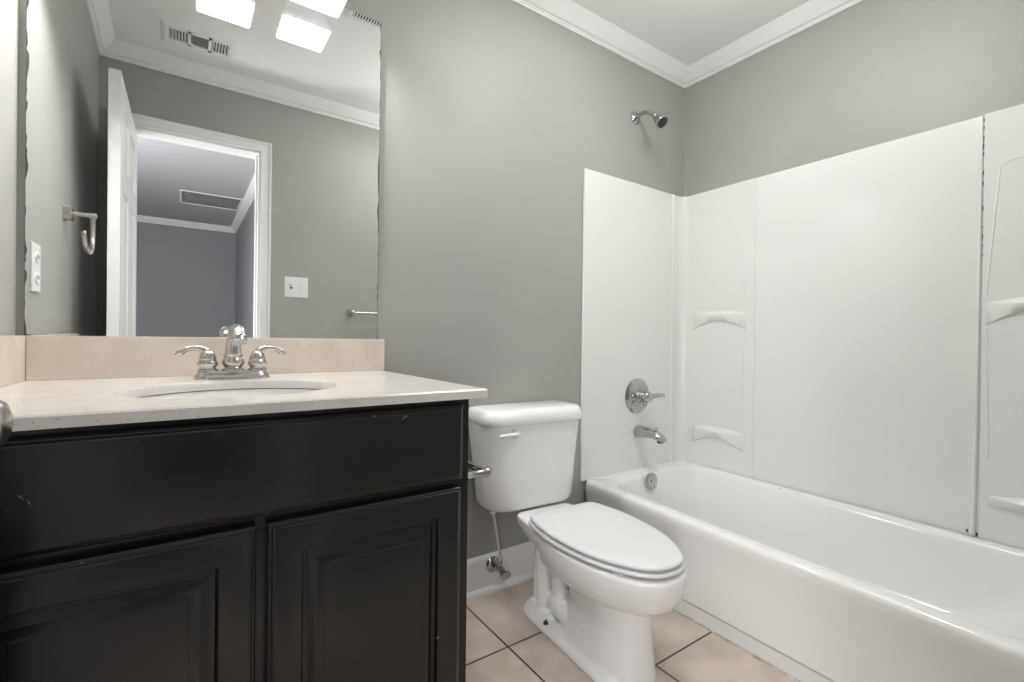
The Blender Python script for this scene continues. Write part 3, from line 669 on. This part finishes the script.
recess(cp, [(1.205, 1.03), (1.215, 0.56)])
recess(cp2, [(0.25, 1.575), (0.335, 1.575), (0.358, 1.56), (0.389, 1.115), (0.384, 1.108), (0.22, 1.106)])
recess(cp2, [(0.385, 1.03), (0.378, 0.60)])

# ---------------------------------------------------------------- tub and shower fittings
sh = thing('shower_fitting', 'small chrome shower head on a bent arm high on the back wall', 'shower head', (1.805, YB, 2.065))
hx = 1.800
bm = bmesh.new(); lathe(bm, [(0.031, 0), (0.031, 0.003), (0.027, 0.009), (0.016, 0.014), (0.012, 0.016), (0, 0.016)], (hx, YB, 2.066), (0, -1, 0)); link('escutcheon', bm, m_chrome, sh, smooth=True)
bm = bmesh.new(); tube(bm, [(hx, YB-0.005, 2.066), (hx, YB-0.045, 2.073), (hx, YB-0.085, 2.060), (hx+0.002, YB-0.118, 2.032)], 0.0095, 14); link('shower_arm', bm, m_chrome, sh, smooth=True)
bm = bmesh.new(); d = Vector((0.03, -0.68, -0.73)).normalized(); o0 = Vector((hx+0.002, YB-0.112, 2.038))
lathe(bm, [(0.012, 0), (0.014, 0.004), (0.014, 0.012), (0.011, 0.016), (0.015, 0.024), (0.020, 0.032), (0.026, 0.048), (0.030, 0.060), (0.0305, 0.066), (0.029, 0.069), (0, 0.069)], o0, d); hd = link('spray_head', bm, m_chrome, sh, auto=40)
bm = bmesh.new(); lathe(bm, [(0.026, 0.0685), (0.026, 0.0705), (0.01, 0.0725), (0, 0.0725)], o0, d)
f_ = link('nozzle_face', bm, m_rubber, hd); f_['label'] = 'dark spray face'

vx, vz = 1.823, 0.708
va = thing('shower_valve', 'round chrome shower valve with a lever handle on the surround end panel', 'shower valve', (vx, YB, vz))
bm = bmesh.new(); yv = YB-0.012
lathe(bm, [(0.086, 0), (0.086, 0.003), (0.080, 0.008), (0.066, 0.010), (0.062, 0.012), (0.05, 0.013), (0.035, 0.016), (0.032, 0.018), (0, 0.018)], (vx, yv, vz), (0, -1, 0), 40); link('escutcheon', bm, m_chrome, va, auto=45)
bm = bmesh.new(); lathe(bm, [(0.032, 0.015), (0.031, 0.025), (0.027, 0.034), (0.024, 0.038), (0.024, 0.052), (0.027, 0.058), (0.027, 0.072), (0.022, 0.080), (0.012, 0.084), (0, 0.085)], (vx, yv, vz), (0, -1, 0)); hb = link('handle_hub', bm, m_chrome, va, auto=50)
bm = bmesh.new(); tube(bm, [(vx+0.006, yv-0.066, vz), (vx+0.04, yv-0.074, vz+0.004), (vx+0.075, yv-0.079, vz+0.006), (vx+0.100, yv-0.080, vz+0.005)], [0.018, 0.015, 0.0135, 0.011], 14, flat=0.75); link('lever', bm, m_chrome, hb, smooth=True)
bm = bmesh.new(); tube(bm, [(vx-0.004, yv-0.05, vz-0.006), (vx-0.008, yv-0.055, vz-0.030), (vx-0.006, yv-0.06, vz-0.044)], [0.012, 0.010, 0.007], 12); link('lever', bm, m_chrome, hb, smooth=True)

spo = thing('tub_spout', 'chrome bathtub spout with diverter knob below the valve', 'tub spout', (1.832, YB, 0.535))
bm = bmesh.new(); sx, sz = 1.832, 0.535; loops = []
for yy, hw, up, dn in ((0.0, 0.029, 0.028, 0.030), (0.004, 0.030, 0.029, 0.032), (0.03, 0.029, 0.028, 0.028), (0.07, 0.0275, 0.026, 0.021), (0.10, 0.026, 0.023, 0.020), (0.122, 0.025, 0.016, 0.026), (0.142, 0.023, 0.002, 0.029), (0.154, 0.020, -0.014, 0.029)):
    zc, hh = sz+(up-dn)/2, (up+dn)/2; n = 20; y = YB-0.012-yy
    loops.append([(sx+hw*math.copysign(abs(math.cos(a))**0.75, math.cos(a)), y, zc+hh*math.copysign(abs(math.sin(a))**0.75, math.sin(a))) for a in [2*PI*i/n for i in range(n)]])
loft(bm, loops); link('spout_body', bm, m_chrome, spo, auto=50)
bm = bmesh.new(); lathe(bm, [(0.014, 0), (0.016, -0.006), (0.014, -0.009), (0, -0.008)], (sx, YB-0.148, sz-0.0255), seg=18); o = link('outlet', bm, m_rubber, spo)
bm = bmesh.new(); lathe(bm, [(0.003, 0), (0.003, 0.008), (0.0055, 0.010), (0.0065, 0.014), (0.005, 0.018), (0, 0.019)], (sx, YB-0.125, sz+0.018), seg=14); link('diverter_knob', bm, m_chrome, spo, smooth=True)

# ---------------------------------------------------------------- toilet
XC = 1.117
to = thing('toilet', 'white two-piece toilet with lid closed between the vanity and the bathtub', 'toilet', (XC, 1.42, 0))
def outline(pts, z, n=6, dx=0.0, sc=1.0):
    P = catmull([(p[0]*sc+dx, p[1], z) for p in pts], n)
    R = [(XC+p.x, p.y, z) for p in P]; L = [(XC-p.x, p.y, z) for p in P[::-1]]
    return R+L[1:-1] if abs(pts[-1][0]) < 1e-6 and abs(pts[0][0]) < 1e-6 else R+L[1:]
def egg(hw, yf, yb, hb, z, n=40, sq=2.3):
    # plan outline: front nose at yf, back at yb with half-width hb, widest hw about 40% from the front
    out = []
    ym = yf+(yb-yf)*0.42
    for i in range(n):
        a = 2*PI*i/n; c, s = math.cos(a), math.sin(a)
        if s <= 0:   # front
            x = hw*math.copysign(abs(c)**(2/2.15), c); y = ym+(ym-yf)*(-abs(s)**(2/2.15))
        else:
            t = abs(s)**(2/3.2); y = ym+(yb-ym)*t
            wv = hw+(hb-hw)*(t**1.5)
            x = math.copysign(abs(c)**(2/5.5), c)*wv
        out.append((XC+x, y, z))
    return out
def eggT(hw, yf, yb, hb, z): return egg(hw, yf, yb, hb, z)
LP = [(0.0, 1.276), (0.07, 1.276), (0.122, 1.273), (0.143, 1.250), (0.160, 1.17), (0.165, 1.10), (0.160, 1.02), (0.147, 0.95), (0.125, 0.89), (0.095, 0.836), (0.064, 0.802), (0.033, 0.786), (0.0, 0.781)]
def bl(z, hw, yf, yb):
    P = catmull([(p[0]/0.165*hw, yf+(p[1]-0.781)/(1.276-0.781)*(yb-yf), z) for p in LP], 5)
    return [(XC+p.x, p.y, z) for p in P]+[(XC-p.x, p.y, z) for p in P[-2:0:-1]]
# bowl + pedestal fused by a voxel remesh
bm = bmesh.new()
loft(bm, [egg(0.100, 0.858, 1.22, 0.09, 0.0), egg(0.096, 0.862, 1.21, 0.085, 0.03), egg(0.089, 0.868, 1.19, 0.075, 0.08), egg(0.084, 0.872, 1.17, 0.07, 0.14), egg(0.085, 0.872, 1.17, 0.07, 0.215), egg(0.080, 0.880, 1.16, 0.07, 0.26)])
loft(bm, [bl(0.205, 0.082, 0.885, 1.19), bl(0.216, 0.108, 0.850, 1.23), bl(0.231, 0.132, 0.815, 1.255), bl(0.251, 0.150, 0.791, 1.235), bl(0.274, 0.161, 0.777, 1.225), bl(0.300, 0.168, 0.769, 1.225), bl(0.322, 0.170, 0.767, 1.225), bl(0.338, 0.169, 0.769, 1.225), bl(0.3445, 0.164, 0.776, 1.225)])
def deck(z, hb, hf, yb, yf): return [(XC+hb, yb-0.02, z), (XC+hb-0.02, yb, z), (XC-hb+0.02, yb, z), (XC-hb, yb-0.02, z), (XC-hf, yf, z), (XC+hf, yf, z)]
loft(bm, [deck(0.225, 0.06, 0.09, 1.37, 1.15), deck(0.275, 0.098, 0.140, 1.39, 1.14), deck(0.312, 0.117, 0.160, 1.40, 1.13), deck(0.338, 0.122, 0.168, 1.40, 1.10), deck(0.3445, 0.118, 0.163, 1.397, 1.10)])
# base flange
loft(bm, [rrect4(XC-0.120+d, XC+0.108-d, 0.905+d, 1.395-d, (0.085, 0.085, 0.05, 0.09), z, 8) for k, (d, z) in enumerate(((0, 0.0), (0, 0.014), (0.004, 0.021), (0.012, 0.026)))])
# trapway: rear column and side bulges
tube(bm, [(XC, 1.20, 0.17), (XC, 1.27, 0.25), (XC, 1.325, 0.24), (XC, 1.345, 0.15), (XC, 1.34, 0.02)], [0.06, 0.062, 0.060, 0.058, 0.062], 20)
for s in (-1, 1):
    tube(bm, [(XC+s*0.035, 1.325, 0.29), (XC+s*0.045, 1.315, 0.20), (XC+s*0.045, 1.305, 0.11), (XC+s*0.04, 1.300, 0.01)], [0.034, 0.031, 0.030, 0.036], 16)
    tube(bm, [(XC+s*0.036, 1.262, 0.045), (XC+s*0.040, 1.225, 0.076), (XC+s*0.042, 1.175, 0.080), (XC+s*0.036, 1.12, 0.055)], [0.026, 0.044, 0.048, 0.030], 16)
    tube(bm, [(XC+s*0.05, 1.24, 0.26), (XC+s*0.048, 1.225, 0.18), (XC+s*0.045, 1.20, 0.08)], [0.03, 0.026, 0.03], 14)
bowl = link('bowl', bm, m_por, to, smooth=True)
r = bowl.modifiers.new('remesh', 'REMESH'); r.mode = 'VOXEL'; r.voxel_size = 0.0045; r.use_smooth_shade = True
s_ = bowl.modifiers.new('smooth', 'SMOOTH'); s_.factor = 0.5; s_.iterations = 8
# seat and lid
def lidloop(z, d):
    P = catmull([(p[0], p[1], 0) for p in LP], 5)
    c = Vector((0, 1.03, 0)); out = []
    for i, p in enumerate(P):
        t = (P[min(i+1, len(P)-1)]-P[max(i-1, 0)]).normalized(); nr = Vector((t.y, -t.x, 0))
        if i in (0, len(P)-1): nr = Vector((0, 1 if i == 0 else -1, 0))
        elif nr.dot(p-c) < 0: nr = -nr
        out.append(p+nr*d)
    return [(XC+p.x, p.y, z) for p in out]+[(XC-p.x, p.y, z) for p in out[-2:0:-1]]
bm = bmesh.new(); loft(bm, [lidloop(0.3498, -0.016), lidloop(0.3510, 0.003), lidloop(0.355, 0.0075), lidloop(0.360, 0.007), lidloop(0.3630, 0.002), lidloop(0.3634, -0.014)])
link('seat', bm, m_seat, to, auto=60)
bm = bmesh.new(); loft(bm, [lidloop(0.3675, -0.014), lidloop(0.3688, 0.000), lidloop(0.374, 0.003), lidloop(0.3785, 0.001), lidloop(0.382, -0.006), [(XC+(p[0]-XC)*0.88, 1.03+(p[1]-1.03)*0.93, 0.3838) for p in lidloop(0, 0)], [(XC+(p[0]-XC)*0.6, 1.03+(p[1]-1.03)*0.7, 0.385) for p in lidloop(0, 0)]])
link('lid', bm, m_seat, to, auto=60)
for s in (-1, 1):
    link('hinge', bx(XC+s*0.07-0.014, XC+s*0.07+0.014, 1.272, 1.296, 0.345, 0.369), m_seat, to, bevel=0.004)
for (dx, y) in ((-0.12, 1.05), (0.12, 1.05), (-0.11, 0.87), (0.11, 0.87)): link('seat_bumper', bx(XC+dx-0.008, XC+dx+0.008, y-0.012, y+0.012, 0.3435, 0.350), m_seat, to)
# tank
XT = XC-0.034
def tk(hw, yf, yb, r, z):
    d_ = 0.014*max(0, 0.668-z)/0.32
    return rrect4(XT-hw+d_, XT+hw+d_, yf, yb, (0.03, 0.03, r, r), z, 8)
bm = bmesh.new(); loft(bm, [tk(0.165, 1.412, 1.51, 0.06, 0.3465), tk(0.184, 1.396, 1.525, 0.08, 0.349), tk(0.193, 1.387, 1.532, 0.09, 0.357), tk(0.199, 1.382, 1.535, 0.09, 0.375), tk(0.206, 1.378, 1.537, 0.085, 0.48), tk(0.216, 1.368, 1.540, 0.08, 0.60), tk(0.221, 1.364, 1.540, 0.075, 0.668)])
link('tank', bm, m_por, to, smooth=True, auto=60)
bm = bmesh.new(); loft(bm, [tk(0.222, 1.366, 1.542, 0.07, 0.6685), tk(0.220, 1.354, 1.546, 0.07, 0.6695), tk(0.224, 1.349, 1.548, 0.07, 0.675), tk(0.225, 1.348, 1.549, 0.07, 0.690), tk(0.222, 1.350, 1.548, 0.07, 0.702), tk(0.217, 1.357, 1.546, 0.07, 0.714), tk(0.212, 1.370, 1.540, 0.06, 0.7215), tk(0.19, 1.39, 1.53, 0.05, 0.7245)])
link('tank_lid', bm, m_por, to, smooth=True, auto=60)
bm = bmesh.new(); lathe(bm, [(0.017, 0), (0.017, 0.004), (0.010, 0.007), (0.008, 0.016), (0, 0.017)], (XT-0.105, 1.368, 0.640), (0, -1, 0), 20); hv = link('flush_handle', bm, m_plast, to, smooth=True)
bm = bmesh.new(); tube(bm, [(XT-0.097, 1.352, 0.641), (XT-0.13, 1.348, 0.641), (XT-0.165, 1.352, 0.638), (XT-0.178, 1.354, 0.6365)], [0.0075, 0.009, 0.0095, 0.005], 14, flat=0.8); link('lever', bm, m_plast, hv, smooth=True)
bm = bmesh.new(); loft(bm, [rrect(XT-0.06, XT+0.06, 1.425, 1.49, 0.03, z, 5) for z in (0.335, 0.352)]); o = link('tank_gasket', bm, m_rubber, to); o['label'] = 'dark gasket under the tank'
bm = bmesh.new(); lathe(bm, [(0.009, 0), (0.009, 0.002), (0.0055, 0.003), (0.0055, 0.007), (0.003, 0.008), (0.003, 0.012), (0, 0.0125)], (XC-0.102, 1.218, 0.0255), seg=14); o = link('floor_bolt', bm, m_rubber, to, auto=40)
bm = bmesh.new(); lathe(bm, [(0.009, 0), (0.009, 0.002), (0.0055, 0.003), (0.0055, 0.007), (0.003, 0.008), (0.003, 0.012), (0, 0.0125)], (XC+0.090, 1.218, 0.0255), seg=14); o = link('floor_bolt', bm, m_rubber, to, auto=40)

to.rotation_euler = (0, 0, math.radians(-4.0))

# supply stop and line
ss = thing('supply_valve', 'chrome water supply valve on the baseboard left of the toilet', 'valve', (0.99, YB, 0.10))
ex, ez = 0.992, 0.100
bm = bmesh.new(); lathe(bm, [(0.031, 0), (0.031, 0.003), (0.025, 0.010), (0.012, 0.014), (0, 0.014)], (ex, YB-0.015, ez), (0, -1, 0)); link('escutcheon', bm, m_chrome, ss, smooth=True)
bm = bmesh.new(); lathe(bm, [(0.009, 0), (0.009, 0.028), (0.013, 0.030), (0.013, 0.062), (0.009, 0.065), (0.0, 0.066)], (ex, YB-0.02, ez), (0, -1, 0), 18)
lathe(bm, [(0.008, 0), (0.008, 0.018), (0.0105, 0.019), (0.0105, 0.032), (0, 0.033)], (ex, YB-0.066, ez), (0, 0, 1), 6); link('valve_body', bm, m_chrome, ss, auto=40)
bm = bmesh.new(); tube(bm, [(ex, YB-0.085, ez), (ex, YB-0.10, ez-0.004)], 0.006, 12, 1)
loft(bm, [[(ex+0.022*math.cos(a), y, ez-0.006+0.014*math.sin(a)) for a in [2*PI*i/20 for i in range(20)]] for y in (YB-0.097, YB-0.101, YB-0.108, YB-0.111)]); link('valve_handle', bm, m_chrome, ss, auto=40)
bm = bmesh.new(); tube(bm, [(ex, YB-0.066, ez+0.028), (ex-0.004, YB-0.067, ez+0.07), (ex-0.024, YB-0.078, ez+0.15), (ex-0.046, YB-0.09, ez+0.225), (ex-0.048, YB-0.09, ez+0.250)], 0.0052, 12); sl = link('supply_line', bm, m_line, ss, smooth=True); sl['label'] = 'thin braided supply line up to the tank'
bm = bmesh.new(); lathe(bm, [(0.013, 0), (0.013, 0.018), (0, 0.018)], (ex-0.048, YB-0.09, ez+0.232), seg=8); link('coupling_nut', bm, m_plast, ss)
